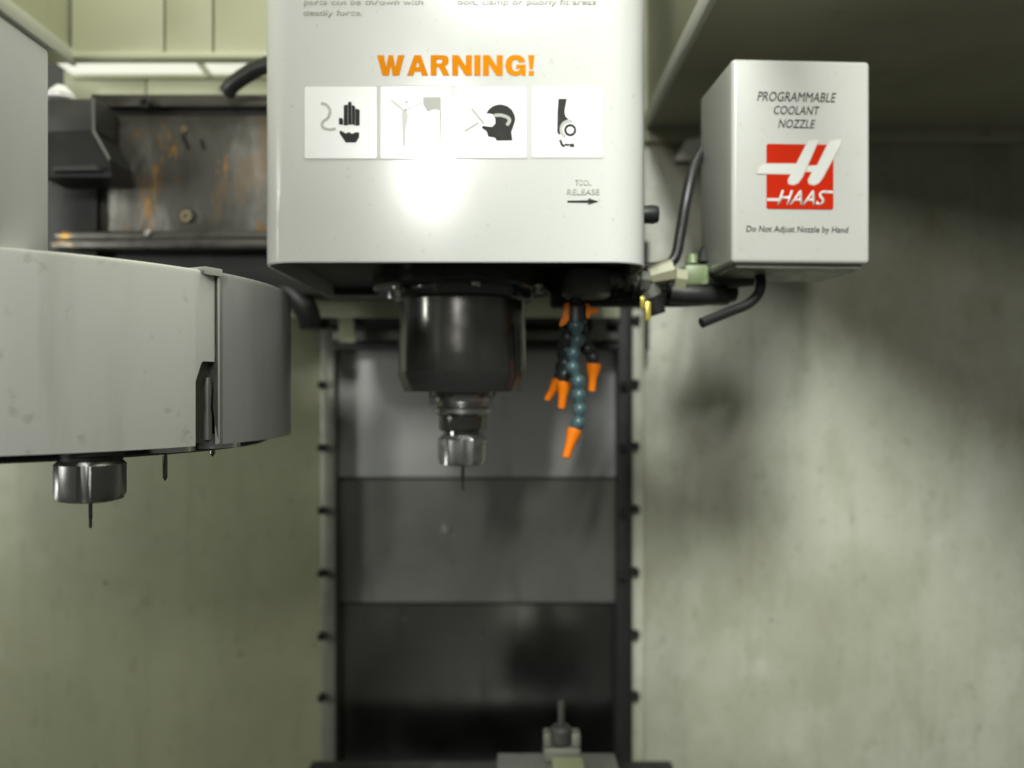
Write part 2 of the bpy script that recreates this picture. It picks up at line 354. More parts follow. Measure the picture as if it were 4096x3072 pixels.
# top frame behind the spindle
tf = thing('cross_frame', (0, 1.2, 1.45), 'dark horizontal frame bars behind the spindle above the way cover', 'frame')
box('bar', X(1330, 1.22), X(2480, 1.22), 1.215, 1.24, Z(1398, 1.22), Z(1376, 1.22), 'dark', tf, .002)
box('bar', X(1330, 1.22), X(2480, 1.22), 1.225, 1.25, Z(1362, 1.22), Z(1318, 1.22), 'fixture', tf, .003)
box('bar', X(1330, 1.22), X(2480, 1.22), 1.205, 1.24, Z(1300, 1.22), Z(1270, 1.22), 'dark', tf, .003)
box('bar', X(1330, 1.22), X(2480, 1.22), 1.225, 1.25, Z(1262, 1.22), Z(1228, 1.22), 'plate', tf, .003)
box('back_plate', X(1260, 1.25), X(2600, 1.25), 1.256, 1.262, Z(1400, 1.25), Z(960, 1.25), 'dark', tf, .001)
def tab(px, m):
    prism('tab', [(X(a, 1.2), Z(b, 1.2)) for a, b in px], 1.196, 1.203, m, tf)
tab([(1355, 1222), (1398, 1226), (1412, 1262), (1424, 1368), (1358, 1372)], 'cream')
tab([(2372, 1262), (2420, 1268), (2428, 1362), (2364, 1362)], 'fixture')

# ------------------------------------------------------------------ rusty slide plate on the left
sp = thing('slide_plate', (-.4, 1.03, 1.6), 'rust-stained steel slide plate behind the tool carousel', 'plate')
d = 1.02
pl = box('plate', X(240, d), -0.18, d, d+.012, Z(940, d), Z(448, d), 'plate', sp, .002)
box('top_rail', X(380, d), -0.18, d-.012, d+.03, Z(440, d), Z(388, d), 'rail', sp, .003)
box('groove', X(380, d), -0.18, d-.002, d+.02, Z(462, d), Z(441, d), 'black', sp, .001)
box('bottom_rail', X(240, d), -0.18, d-.014, d+.03, Z(965, d), Z(932, d), 'rail', sp, .003)
box('bottom_rail', X(240, d), -0.18, d-.022, d+.03, Z(1006, d), Z(967, d), 'rail', sp, .003)
for px, py, r, m in ((290, 868, .0075, 'tan'), (732, 868, .0075, 'tan'), (585, 432, .007, 'black'), (590, 988, .007, 'black'), (590, 942, .004, 'steel'), (720, 520, .0045, 'tan')):
    bolt(X(px, d-.014), d-.014 if py > 925 or py < 445 else d, Z(py, d), r, sp, m)
for pts in ([(724, 545), (742, 540), (762, 590), (750, 602)], [(798, 560), (812, 556), (824, 590), (810, 600)]):
    prism('hole', [(X(a, d), Z(b, d)) for a, b in pts], d-.0008, d+.003, 'black', pl)
box('shade_beam', X(200, d), -0.10, d+.004, d+.06, Z(1180, d), Z(1008, d), 'black', sp, .004)  # black beam filling the shadow zone between plate and wall
# black drive bracket left of the plate
db = thing('drive_bracket', (-.55, .95, 1.7), 'black bracket with grey top block beside the rusty plate', 'bracket')
d = .96
pbox('top_block', 190, 384, 392, 528, d, d+.05, 'dark', db, .003)
prism('side_plate', [(X(a, d), Z(b, d)) for a, b in ((170, 532), (386, 532), (446, 640), (452, 712), (170, 712))], d-.004, d+.05, 'black', db)
prism('edge_strip', [(X(a, d), Z(b, d)) for a, b in ((380, 400), (388, 400), (390, 528), (452, 640), (446, 648), (382, 536))], d-.007, d-.0045, 'fixture', db)
prism('ledge', [(X(a, d), Z(b, d)) for a, b in ((230, 678), (400, 672), (420, 690), (235, 694))], d-.012, d-.0045, 'dark', db)
lathe('lamp_cap', [(0, .010), (.006, .009), (.017, -.002), (.017, -.008), (0, -.008)], P(243, 374, d+.02), 'white_print', db, 20)
box('shade_sheet', X(100, d), X(300, d), d+.051, d+.058, Z(1080, d), Z(380, d), 'black', db, .002)  # black sheet standing in for the deep shade behind the housing

# ------------------------------------------------------------------ spindle head
HD = .74
hx0, hx1 = X(1034, HD), X(2602, HD); hz0 = Z(1050, HD); hz1 = 2.02
hd = thing('spindle_head', ((hx0+hx1)/2, .89, hz0), 'white painted spindle head with orange warning text and four pictogram labels', 'spindle head')
def rrect(x0, x1, y0, y1, rl, rr, n=12):
    o = []
    for cx, cy, a, r in ((x0+rl, y0+rl, 180, rl), (x1-rr, y0+rr, 270, rr), (x1-.01, y1-.01, 0, .01), (x0+.01, y1-.01, 90, .01)):
        o += [(cx+r*math.cos(math.radians(a+90*i/n)), cy+r*math.sin(math.radians(a+90*i/n))) for i in range(n+1)]
    return o
def shell(name, outer, inner, z0, z1, m, parent):
    bm = bmesh.new(); e = .0012
    A = [bm.verts.new((x, y, z0+e)) for x, y in outer]; B = [bm.verts.new((x, y, z1)) for x, y in outer]
    mid = [((a[0]*3+b[0])/4, (a[1]*3+b[1])/4) for a, b in zip(outer, inner)]
    C = [bm.verts.new((x, y, z0)) for x, y in mid]
    D = [bm.verts.new((x, y, z0)) for x, y in inner]; E = [bm.verts.new((x, y, z1-.01)) for x, y in inner]
    n = len(A)
    for p, q in ((A, B), (C, A), (D, C), (E, D)):
        for i in range(n): bm.faces.new((p[i], p[(i+1) % n], q[(i+1) % n], q[i]))
    bm.faces.new(B); bm.faces.new(E)
    return bm_obj(name, bm, m, parent, auto=30)
shell('cover', rrect(hx0, hx1, HD, 1.03, .030, .038), rrect(hx0+.003, hx1-.003, HD+.003, 1.027, .027, .035), hz0, hz1, 'head', hd)
box('casting', hx0+.012, hx1-.012, HD+.02, 1.02, hz0+.012, hz0+.10, 'black', hd, .003)
FY = HD-.0002
def hp(x, y): return (X(x, HD), Z(y, HD))
def z1p(x, y): return hp(1150+x/3.16, 300+y/3.16)
def z2p(x, y): return hp(1780+x/3.016, 300+y/3.016)
GL = {'W': (1.37, [[(0, 1), (.33, 1), (.46, .42), (.57, 1), (.80, 1), (.91, .42), (1.04, 1), (1.37, 1), (1.10, 0), (.78, 0), (.685, .48), (.59, 0), (.27, 0)]]),
      'A': (1.05, [[(0, 0), (.36, 1), (.525, 1), (.525, .70), (.44, .42), (.525, .42), (.525, .2), (.37, .2), (.31, 0)],
                   [(1.05, 0), (.69, 1), (.525, 1), (.525, .70), (.61, .42), (.525, .42), (.525, .2), (.68, .2), (.74, 0)]]),
      'R': (.95, [[(0, 0), (.30, 0), (.30, 1), (0, 1)], [(.30, 1), (.62, 1), (.78, .97), (.88, .87), (.90, .72), (.86, .56), (.72, .46), (.95, 0), (.62, 0), (.42, .40), (.30, .40), (.30, .60), (.50, .60), (.58, .65), (.58, .75), (.50, .79), (.30, .79)]]),
      'N': (.98, [[(0, 0), (0, 1), (.32, 1), (.68, .46), (.68, 1), (.98, 1), (.98, 0), (.67, 0), (.30, .55), (.30, 0)]]),
      'I': (.31, [[(0, 0), (.31, 0), (.31, 1), (0, 1)]]),
      'G': (1.02, [[(.70, .64), (1.0, .66), (.92, .86), (.75, .98), (.52, 1.02), (.27, .97), (.08, .8), (0, .5), (.08, .2), (.27, .03), (.52, -.02), (.72, .03), (.80, .10), (.82, 0), (1.02, 0), (1.02, .54), (.55, .54), (.55, .34), (.74, .34), (.70, .26), (.60, .21), (.47, .22), (.37, .30), (.32, .5), (.37, .7), (.5, .79), (.62, .76)]]),
      '!': (.32, [[(0, 1), (.32, 1), (.24, .32), (.08, .32)], [(.03, 0), (.29, 0), (.29, .23), (.03, .23)]])}
wt = sum(GL[c][0] for c in 'WARNING!') + .12*7; cur = 0; polys = []
for c in 'WARNING!':
    for q in GL[c][1]: polys.append([hp(1508+(cur+u)/wt*630, 303-v*82) for u, v in q])
    cur += GL[c][0]+.12
prisms('warning_text', polys, FY-.0002, FY, 'orange_print', hd)
def lines(name, rows, m, parent, y, dd, bold=0.0, shear=0.0):
    for b, x0, x1, yt, yb in rows: text(name, b, X(x0, dd), X(x1, dd), Z(yb, dd), Z(yt, dd), y, m, parent, bold, shear)
lines('notice_text', [('parts can be thrown with', 1216, 1692, -4, 26), ('deadly force.', 1214, 1450, 38, 70),
                      ('bolt, clamp or poorly fit areas', 1832, 2384, -4, 26)], 'faded_print', hd, FY, HD, .004)
lines('release_text', [('TOOL', 2300, 2364, 718, 742), ('RELEASE', 2268, 2398, 756, 780)], 'faded_print', hd, FY, HD, .006)
prism('arrow', [hp(*p) for p in ((2270, 803), (2355, 801), (2352, 793), (2394, 806), (2352, 819), (2355, 811), (2270, 810))], FY-.0003, FY, 'black_print', hd)
# pictogram labels
def label(px0, px1, py0, py1, lab):
    r = 5; o = [hp(px0+r, py0), hp(px1-r, py0), hp(px1, py0+r), hp(px1, py1-r), hp(px1-r, py1), hp(px0+r, py1), hp(px0, py1-r), hp(px0, py0+r)]
    s = prism('pictogram_label', o, FY-.0004, FY, 'white_print', hd); s['label'] = lab
    g = [((px0-5, py0-5), (px1+5, py0-5), (px1+5, py0-1), (px0-5, py0-1)), ((px0-5, py1+1), (px1+5, py1+1), (px1+5, py1+5), (px0-5, py1+5)),
         ((px0-5, py0-1), (px0-1, py0-1), (px0-1, py1+1), (px0-5, py1+1)), ((px1+1, py0-1), (px1+5, py0-1), (px1+5, py1+1), (px1+1, py1+1))]
    prisms('border', [[hp(*p) for p in q] for q in g], FY-.0002, FY, 'border_print', s)
    return s
PY0, PY1 = FY-.0007, FY-.0004
def T(f, polys): return [[f(*p) for p in q] for q in polys]
s1 = label(1219, 1508, 347, 634, 'white label with a black hand and a snake-like cable')
prisms('hand_symbol', T(z1p, [[(652, 550), (690, 545), (706, 570), (706, 632), (652, 630)], [(713, 385), (765, 378), (765, 640), (713, 640)],
      [(768, 350), (790, 338), (812, 350), (812, 632), (768, 632)], [(815, 385), (850, 392), (857, 410), (857, 640), (815, 625)],
      [(860, 430), (900, 436), (914, 450), (914, 640), (860, 645)],
      [(660, 708), (690, 712), (735, 742), (780, 725), (820, 748), (860, 728), (908, 728), (906, 790), (865, 856), (740, 856), (700, 800), (662, 745)]]), PY0, PY1, 'black_print', s1)
prisms('cable_symbol', T(z1p, [stroke([(425, 362), (490, 380), (538, 450), (515, 540), (445, 600), (450, 665), (525, 692), (612, 682)], 34, 6)]), PY0, PY1, 'grey_print', s1)
s2 = label(1523, 1807, 347, 634, 'white label with a pale figure and machine, washed out by glare')
prisms('figure_symbol', T(z1p, [stroke([(1310, 320), (1460, 440)], 34), stroke([(1480, 450), (1600, 400), (1700, 350)], 22), [(1440, 445), (1500, 440), (1530, 520), (1500, 660), (1490, 905), (1460, 905), (1450, 660)],
      ring(1505, 335, 0.01, 22)[0]] + ring(1505, 345, 0.01, 24)[1:]), PY0, PY1, 'glare_print', s2)
prisms('machine_symbol', T(z1p, [[(1712, 282), (1940, 278), (1942, 445), (1850, 440), (1770, 470), (1715, 380)], [(1918, 446), (1944, 446), (1940, 905), (1922, 905)]]), PY0, PY1, 'grey_print', s2)  # grey instead of black, glare put into the tone
s3 = label(1821, 2106, 349, 631, 'white label with a black head in profile and crossed lines')
arc = [(665+183*math.cos(math.radians(a)), 542-183*math.sin(math.radians(a))) for a in range(155, -11, -8)]
prisms('head_symbol', T(z2p, [arc + [(845, 560), (818, 640), (800, 690), (815, 792), (622, 795), (603, 760), (520, 746), (502, 685), (442, 640), (456, 614), (520, 624), (572, 628), (606, 590), (606, 530), (576, 476)]]), PY0, PY1, 'black_print', s3)
prisms('visor_symbol', T(z2p, [stroke([(590, 492), (680, 490), (760, 520), (778, 560), (745, 610)], 38)]), PY0-.0002, PY0, 'grey_print', s3)
prisms('cross_symbol', T(z2p, [stroke([(318, 405), (470, 590)], 30), stroke([(235, 682), (405, 578)], 30)]), PY0, PY1, 'grey_print', s3)
s4 = label(2128, 2408, 348, 629, 'white label with a black arm caught in a roller')
prisms('arm_symbol', T(z2p, [[(1366, 290), (1470, 290), (1448, 400), (1442, 450), (1455, 505), (1490, 535), (1440, 565), (1400, 615), (1388, 720), (1368, 720), (1352, 690), (1356, 450)],
      stroke([(1388, 785), (1415, 850), (1445, 858)], 30), stroke([(1445, 842), (1500, 848)], 26), [(1500, 832), (1555, 830), (1560, 872), (1510, 874)]] + ring(1510, 668, 44, 74)), PY0, PY1, 'black_print', s4)
prisms('roller_symbol', T(z2p, [q for q in ring(1500, 660, 84, 118, 120, 290)]), PY0-.0002, PY0, 'grey_print', s4)
# release button on the right flank
lathe('release_button', [(0, .020), (.008, .019), (.0095, .014), (.0085, 0), (.0085, -.01)], (hx1-.001, .80, Z(858, .80)), 'rubber', hd, 24, along((1, 0, 0)))
# spindle nose, axis under the head
sx, sy = X(1851, .89), .89
ax = (sx, sy, 0)
lathe('flange_ring', [(.06, hz0+.012), (.099, hz0+.012), (.099, 1.5105), (.0965, 1.508), (.06, 1.508)], ax, 'flange', hd, 72)
lathe('nose_lip', [(.055, 1.5085), (.0785, 1.5085), (.0785, 1.5065), (.0765, 1.499), (.0725, 1.497), (.055, 1.497)], ax, 'flange', hd, 72)
ns = lathe('spindle_nose', [(.05, 1.498), (.0695, 1.498), (.0698, 1.480), (.0712, 1.44), (.0712, 1.417), (.0645, 1.3985), (.036, 1.3975), (.0355, 1.3945), (.020, 1.3945)], ax, 'nose', hd, 72)
lathe('nose_band', [(.0714, 1.4195), (.0718, 1.419), (.0718, 1.4165), (.0655, 1.3982), (.064, 1.3980), (.0705, 1.4168), (.0714, 1.4195)], ax, 'flange', ns, 72)
for k in range(6):
    a = math.radians(-90+k*60+12)
    lathe('bolt', [(0, -.004), (.0045, -.004), (.0055, -.003), (.0055, .003)], (sx+.087*math.cos(a), sy+.087*math.sin(a), 1.508), 'steel', hd, 12)
for s in (-1, 1):
    box('drive_key', sx+s*.030-.007, sx+s*.030+.007, sy-.0075, sy+.0075, 1.3835, 1.397, 'steel', hd, .001)

# ------------------------------------------------------------------ tool holder in the spindle
def tool_holder(label, loc, flange=True, drill=.030, dr=.0021, zscale=1.0, scale=1.0, group=None):
    """loc = gauge line point; everything hangs below"""
    t = thing('tool_holder', loc, label, 'tool holder', group); x, y, z = loc; k_ = scale; zs = zscale
    p = [(0, .004), (.0225, .004), (.0225, 0), (.0318, 0), (.0318, -.0045), (.0285, -.0062), (.0272, -.0085), (.0285, -.0108), (.0318, -.0125), (.0318, -.0165), (.0300, -.018), (.024, -.0185)]
    if flange: lathe('gauge_flange', p, loc, 'steel', t, 56)
    if flange: lathe('body', [(.0285, -.018), (.0265, -.020), (.0262, -.034), (.0245, -.0365), (.0215, -.037), (.0215, -.046)], loc, 'nose', t, 48)
    else: lathe('body', [(0, -.030), (.0235, -.030), (.0235, -.0365), (.0215, -.037), (.0215, -.040)], loc, 'black', t, 48)
    bm = bmesh.new(); n = 64; L = [(0.0215, -.0385), (.0225, -.040), (.0258, -.043), (.0258, -.064), (.0238, -.0685), (.0175, -.070), (.008, -.0695), (0, -.0695)]
    rings = []
    for r, zz_ in L:
        row = []
        if r == 0: row = [bm.verts.new((x, y, z+zz_*zs))]
        else:
            for i in range(n):
                a = 2*math.pi*i/n; rr = r
                r *= 1; rr = r*k_
                if r > .025 and (i % 10) in (0, 1, 2) and i < 60: rr = r*.90*k_
                row.append(bm.verts.new((x+rr*math.cos(a), y+rr*math.sin(a), z+zz_*zs)))
        rings.append(row)
    for a, b in zip(rings, rings[1:]):
        for i in range(n):
            j = (i+1) % n
            if len(b) == 1: bm.faces.new((a[i], a[j], b[0]))
            else: bm.faces.new((a[i], a[j], b[j], b[i]))
    bm_obj('collet_nut', bm, 'nut' if flange else 'nut_dull', t, auto=30)
    lathe('drill_bit', [(dr, -.068*zs), (dr, -.069*zs-drill*.62), (dr*.8, -.069*zs-drill*.64), (dr*.8, -.069*zs-drill*.96), (0, -.069*zs-drill)], loc, 'nose', t, 14)
    return t
tool_holder('steel tool holder with thin drill clamped in the spindle nose', (sx, sy, 1.3915), drill=.030, zscale=1.07, scale=1.06)

# ------------------------------------------------------------------ tool carousel
cc = Vector((-.464, .74)); CR = .249; ct, cb = 1.4945, 1.3565
car = thing('tool_carousel', (cc.x, cc.y, cb), 'round grey metal tool carousel cover at left', 'tool carousel')
def ang(px, R=CR):
    th = math.atan2((px-2048)/F, 1); D = math.hypot(cc.x, cc.y); phi = math.atan2(cc.x, cc.y)
    off = th-phi; s = D*math.sin(off); r = D*math.cos(off)-math.sqrt(max(0, R*R-s*s))
    return math.atan2(r*math.cos(th)-cc.y, r*math.sin(th)-cc.x)
def cyl_panel(name, a0, a1, R, th, zb, zt, m, parent, n=60, roll=.004):
    """sheet bent round the carousel; zb is a function of the angle"""
    bm = bmesh.new(); rows = []
    for i in range(n+1):
        a = a0+(a1-a0)*i/n; c, s = math.cos(a), math.sin(a); b = zb(a) if callable(zb) else zb
        pr = [(R-th, b), (R, b), (R, zt-roll), (R-roll*.3, zt-roll*.3), (R-roll, zt), (R-.03, zt), (R-.03, zt-th), (R-roll, zt-th-.0005), (R-th, zt-roll-.001)]
        rows.append([bm.verts.new((cc.x+r*c, cc.y+r*s, z)) for r, z in pr])
    k = len(rows[0])
    for p, q in zip(rows, rows[1:]):
        for j in range(k): bm.faces.new((p[j], p[(j+1) % k], q[(j+1) % k], q[j]))
    bm.faces.new(rows[0]); bm.faces.new(rows[-1][::-1])
    return bm_obj(name, bm, m, parent, auto=40)
aS = ang(858); aN = ang(782); aN2 = ang(838)
def notch(a):
    if a < aN: return cb
    t = (a-aN)/(aN2-aN)
    if t < 1: return cb+.050+.016*min(1, t*2.2)
    return cb+.066
# main sheet in three runs so that the notch has vertical sides
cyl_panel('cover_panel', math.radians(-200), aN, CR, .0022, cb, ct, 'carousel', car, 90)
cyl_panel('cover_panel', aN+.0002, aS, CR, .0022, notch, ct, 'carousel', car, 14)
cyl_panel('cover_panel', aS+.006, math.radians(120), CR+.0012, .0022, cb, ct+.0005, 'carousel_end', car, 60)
# seam edge, catch and inner parts
def cpt(a, r, z): return Vector((cc.x+r*math.cos(a), cc.y+r*math.sin(a), z))
cyl_panel('seam_edge', aS+.0030, aS+.0090, CR+.0034, .0016, cb+.001, ct-.0005, 'clear', car, 6, .001)
cyl_panel('catch', ang(806), ang(872), CR+.0046, .0016, ct-.004, ct+.002, 'clear', car, 6, .001)
lathe('top_disc', [(0, ct-.003), (CR-.029, ct-.003), (CR-.029, ct-.006), (0, ct-.006)], (cc.x, cc.y, 0), 'black', car, 64)
lathe('tool_disc', [(0, cb+.012), (CR-.022, cb+.012), (CR-.020, cb+.010), (CR-.020, cb-.005), (CR-.024, cb-.007), (0, cb-.007)], (cc.x, cc.y, 0), 'black', car, 90)
lathe('inner_drum', [(CR-.06, ct-.02), (CR-.02, ct-.02), (CR-.02, cb+.014), (CR-.06, cb+.014)], (cc.x, cc.y, 0), 'strip', car, 64)
cyl_panel('notch_backing', aN-.02, aS+.003, CR-.006, .0015, cb+.002, cb+.075, 'strip', car, 10, .001)
a = ang(845); q = cpt(a, CR-.0035, 0)
lathe('tool_fork', [(0, cb+.054), (.002, cb+.053), (.003, cb+.046), (.0022, cb+.03), (.0032, cb+.022), (.0032, cb+.004), (0, cb+.004)], (q.x, q.y, 0), 'fixture', car, 16)
# housing that stands on the carousel
mh = thing('drive_housing', (-.46, .56, ct), 'blue-grey sheet metal housing standing on the carousel, left edge', 'housing')
bm = bmesh.new(); add_box(bm, -.62, -.3395, .46, .588, ct-.002, 1.650, .004, 3)
bm_obj('shell', bm, 'housing', mh, auto=40)
box('edge_flange', -.62, -.3375, .455, .590, 1.6505, 1.6535, 'clear', mh, .001)

tx, ty = X(362, .58), .58
tool_holder('tool holder with hexagonal collet nut and thin drill hanging under the carousel', (tx, ty, Z(1852, .58)+.0425), flange=False, drill=.021, dr=.0014, scale=.92)
def far_tool(px, d_, yb, r, lab):
    p = P(px, 1700, d_); t = thing('tool_holder', (p.x, d_, cb), lab, 'tool holder')
    lathe('body', [(0, cb-.004), (.022, cb-.004), (.022, cb+.008), (0, cb+.008)], (p.x, d_, 0), 'steel', t, 32)
    lathe('drill_bit', [(r, cb-.004), (r, Z(yb, d_)+.003), (0, Z(yb, d_))], (p.x, d_, 0), 'nose', t, 12)
far_tool(660, .624, 1925, .0019, 'dark drill tip hanging under the carousel, left of the seam')
far_tool(850, .668, 1828, .0022, 'short dark drill tip hanging right below the carousel seam')

# ------------------------------------------------------------------ coolant box
BD = .78
bx0, bx1, bz0, bz1 = X(2928, BD), X(3496, BD), Z(1052, BD), Z(232, BD)
cbx = thing('coolant_box', (bx0, BD, bz0), 'white coolant nozzle box with red square logo right of the head', 'coolant box')
box('shell', bx0, bx1, BD, BD+.108, bz0, bz1, 'box', cbx, .0045, 4)
box('base_plate', bx0+.006, bx1-.006, BD+.006, BD+.102, bz0-.004, bz0+.002, 'strip', cbx, .001)
BY = BD-.0002
lines('title_text', [('PROGRAMMABLE', 3030, 3354, 364, 402), ('COOLANT', 3098, 3286, 420, 454), ('NOZZLE', 3116, 3268, 474, 508)], 'black_print', cbx, BY, BD, .0, .25)
lines('notice_text', [('Do Not Adjust Nozzle by Hand', 2986, 3404, 902, 934)], 'black_print', cbx, BY, BD, .002, .1)
def lp(x, y): return (X(2900+x/2.371, BD), Z(300+y/2.371, BD))
lg = prism('logo_emblem', [lp(*p) for p in ((412, 648), (1034, 648), (1048, 662), (1048, 1252), (1034, 1266), (412, 1266), (398, 1252), (398, 662))], BY-.0003, BY, 'red_print', cbx)
lg['label'] = 'red square emblem with a white slanted letter'
h1 = [(806, 612), (905, 600), (770, 895), (740, 960), (700, 1015), (655, 1032), (614, 1024), (610, 990), (636, 932), (308, 932), (330, 868), (372, 842), (690, 838)]
h2 = [(1010, 614), (1122, 590), (1116, 640), (940, 960), (900, 1012), (856, 1032), (812, 1020), (806, 985), (842, 908), (785, 906), (800, 858), (892, 850)]
def grow(pts, k):
    cx = sum(p[0] for p in pts)/len(pts); out = []
    n = len(pts)
    for i in range(n):
        a, b, c = pts[i-1], pts[i], pts[(i+1) % n]
        d1 = Vector((b[0]-a[0], b[1]-a[1])).normalized(); d2 = Vector((c[0]-b[0], c[1]-b[1])).normalized()
        nn = Vector((d1.y+d2.y, -d1.x-d2.x)); nn = nn.normalized() if nn.length > .1 else Vector((d1.y, -d1.x))
        out.append((b[0]+nn.x*k, b[1]+nn.y*k))
    return out
prisms('letter_rim', T(lp, [grow(h1, 9), grow(h2, 9)]), BY-.00045, BY-.0003, 'logo_rim', lg)
prisms('letter', T(lp, [h1, h2]), BY-.0006, BY-.00045, 'logo_white', lg)
text('name_text', 'HAAS', *[lp(v, 0)[0] for v in (500, 985)], lp(0, 1228)[1], lp(0, 1085)[1], BY-.00031, 'logo_white', lg, .012, .35)
for q in ([(402, 1165), (545, 1165), (535, 1192), (402, 1192)], [(940, 1086), (1044, 1086), (1044, 1110), (945, 1110)]):
    prisms('name_bar', T(lp, [q]), BY-.0006, BY-.0003, 'logo_white', lg)
cbx.rotation_euler = (0, 0, math.radians(3.0))

# ------------------------------------------------------------------ coolant manifold, hoses and cables
mf = thing('coolant_manifold', P(2600, 1150, .87), 'black coolant manifold with brass taps and green fitting under the head', 'manifold')
d = .87
tube('pipe', [P(2280, 1128, d), P(2450, 1125, d), P(2700, 1128, d)], .0125, 'greyfit', mf, 18)
tube('pipe', [P(2240, 1178, d+.01), P(2500, 1180, d+.01), P(2760, 1178, d+.01), P(2930, 1160, d+.02)], .0135, 'black', mf, 18)
tube('pipe', [P(2680, 1170, d-.01), P(2800, 1180, d-.01), P(2905, 1185, d)], (.012, .010), 'rubber', mf, 18)
tube('pipe', [P(2780, 1118, d), P(2900, 1120, d), P(3010, 1112, d)], .009, 'dark', mf, 18)
pbox('mount_plate', 2200, 2700, 1072, 1112, d+.012, d+.10, 'black', mf, .003)
pbox('block', 2205, 2300, 1090, 1225, d+.016, d+.05, 'black', mf, .004)
# fittings
lathe('elbow', [(0, .018), (.014, .018), (.022, .013), (.0265, .002), (.0265, -.012), (.021, -.016), (0, -.016)], P(2345, 1135, d-.014), 'greyfit', mf, 24)
cone('union', P(2410, 1118, d-.012), P(2480, 1118, d-.012), .012, .010, 'greyfit', mf)
cone('union', P(2500, 1108, d-.012), P(2545, 1100, d-.012), .0125, .012, 'greyfit', mf, n=6)
cone('hose_nut', P(2595, 1108, d-.016), P(2692, 1084, d-.016), .0095, .0135, 'creamfit', mf, n=8)
cone('hose_nut', P(2696, 1118, d-.015), P(2742, 1124, d-.015), .0125, .0125, 'creamfit', mf, n=6)
g = pbox('valve_block', 2738, 2838, 1056, 1140, d-.018, d+.015, 'greenfit', mf, .004)
cone('valve_stem', P(2770, 1056, d), P(2768, 1018, d), .008, .006, 'greenfit', mf)
cone('cable_gland', P(2815, 1052, d), P(2818, 985, d), .012, .003, 'black', mf)
for px, py, r in ((2452, 1146, .010), (2528, 1150, .0115), (2668, 1140, .011)):
    cone('clamp_ring', P(px, py, d-.010), P(px+16, py+1, d-.010), r, r, 'black', mf, n=14)
cone('union', P(2560, 1122, d-.018), P(2598, 1126, d-.018), .0115, .0105, 'greyfit', mf, n=6)
cone('hex_plug', P(2470, 1160, d-.004), P(2472, 1200, d-.004), .008, .006, 'black', mf, n=6)
# taps
tp = cone('tap_body', P(2590, 1150, d-.01), P(2612, 1196, d-.012), .013, .010, 'greyfit', mf, n=8)
cone('tap_outlet', P(2608, 1186, d-.008), P(2630, 1258, d-.008), .0125, .009, 'black', mf)
pbox('tap_lever', 2561, 2582, 1186, 1234, d-.026, d-.021, 'brass', tp, .001)
pbox('tap_lever', 2582, 2604, 1206, 1282, d-.034, d-.029, 'brass', tp, .001)
# valve with two orange levers above the blue hose
vb = lathe('valve', [(0, .012), (.006, .012), (.0065, .003), (.011, 0), (.0115, -.016), (.009, -.018), (.009, -.022), (0, -.022)], P(2303, 1228, d-.02), 'darkhose', mf, 20)
d2 = d-.022
prism('lever', [(X(a, d2), Z(b, d2)) for a, b in ((2257, 1214), (2274, 1212), (2279, 1240), (2276, 1278), (2262, 1296), (2240, 1308), (2236, 1296), (2252, 1262))], d2-.006, d2+.002, 'orange', vb)
prism('lever', [(X(a, d2), Z(b, d2)) for a, b in ((2342, 1216), (2354, 1218), (2358, 1234), (2386, 1233), (2394, 1244), (2388, 1254), (2366, 1256), (2352, 1276), (2344, 1270))], d2-.006, d2+.002, 'orange', vb)

def seg_hose(label, pts, rb, m, nz_list):
    """ball-and-socket coolant hose: a bead for every joint, orange nozzle at the end"""
    t = thing('segmented_hose', pts[0], label, 'coolant hose', 'jointed coolant hoses beside the spindle')
    for i, p in enumerate(pts):
        nxt = pts[i+1] if i+1 < len(pts) else nz_list[0][0]
        dr = (Vector(nxt)-Vector(p)).normalized(); L = (Vector(nxt)-Vector(p)).length
        lathe('bead', [(rb*.45, -rb*.95), (rb*.78, -rb*.8), (rb*.98, -rb*.25), (rb, rb*.05), (rb*.92, rb*.45), (rb*.70, rb*.75), (rb*.66, max(rb*1.0, L*.75)), (0, max(rb*1.0, L*.75))], Vector(p), m, t, 20, along(dr), auto=50)
    for a, b, r0, r1 in nz_list:
        L = (Vector(b)-Vector(a)).length
        cone('nozzle', a, b, r0, r1, 'orange', t, prof=[(0, 0), (r0*.8, 0), (r0*.98, L*.015), (r0, L*.10), (r0*.90, L*.24), (r1*1.12, L*.52), (r1*.98, L*.88), (r1*.9, L*.985), (r1*.55, L), (r1*.45, L*.93), (0, L*.93)])
    return t
dh = .845
seg_hose('longest blue-grey jointed coolant hose with orange nozzle, in front', [P(x, y, dh) for x, y in ((2303, 1305), (2309, 1362), (2293, 1416), (2291, 1472), (2313, 1528), (2315, 1583), (2318, 1640), (2312, 1692))],
         .0077, 'bluehose', [(P(2300, 1716, dh), P(2263, 1832, dh-.004), .0079, .0046)])
dk = .865
seg_hose('dark jointed coolant hose left of the blue one, nozzle pointing straight down', [P(x, y, dk) for x, y in ((2278, 1300), (2272, 1352), (2266, 1404), (2262, 1455), (2258, 1500))],
         .0075, 'darkhose', [(P(2257, 1526, dk), P(2246, 1634, dk), .0080, .0044)])
dm = .89
seg_hose('dark jointed coolant hose at the back with nozzle angled to the left', [P(x, y, dm) for x, y in ((2262, 1318), (2256, 1370), (2250, 1422), (2244, 1470), (2240, 1505))],
         .0068, 'darkhose', [(P(2236, 1522, dm), P(2186, 1602, dm), .0076, .0040)])
seg_hose('short dark jointed coolant hose right of the blue one with nozzle down', [P(x, y, dk) for x, y in ((2322, 1308), (2334, 1358), (2352, 1398), (2372, 1432))],
         .0075, 'darkhose', [(P(2376, 1454, dk), P(2367, 1566, dk), .0082, .0042)])

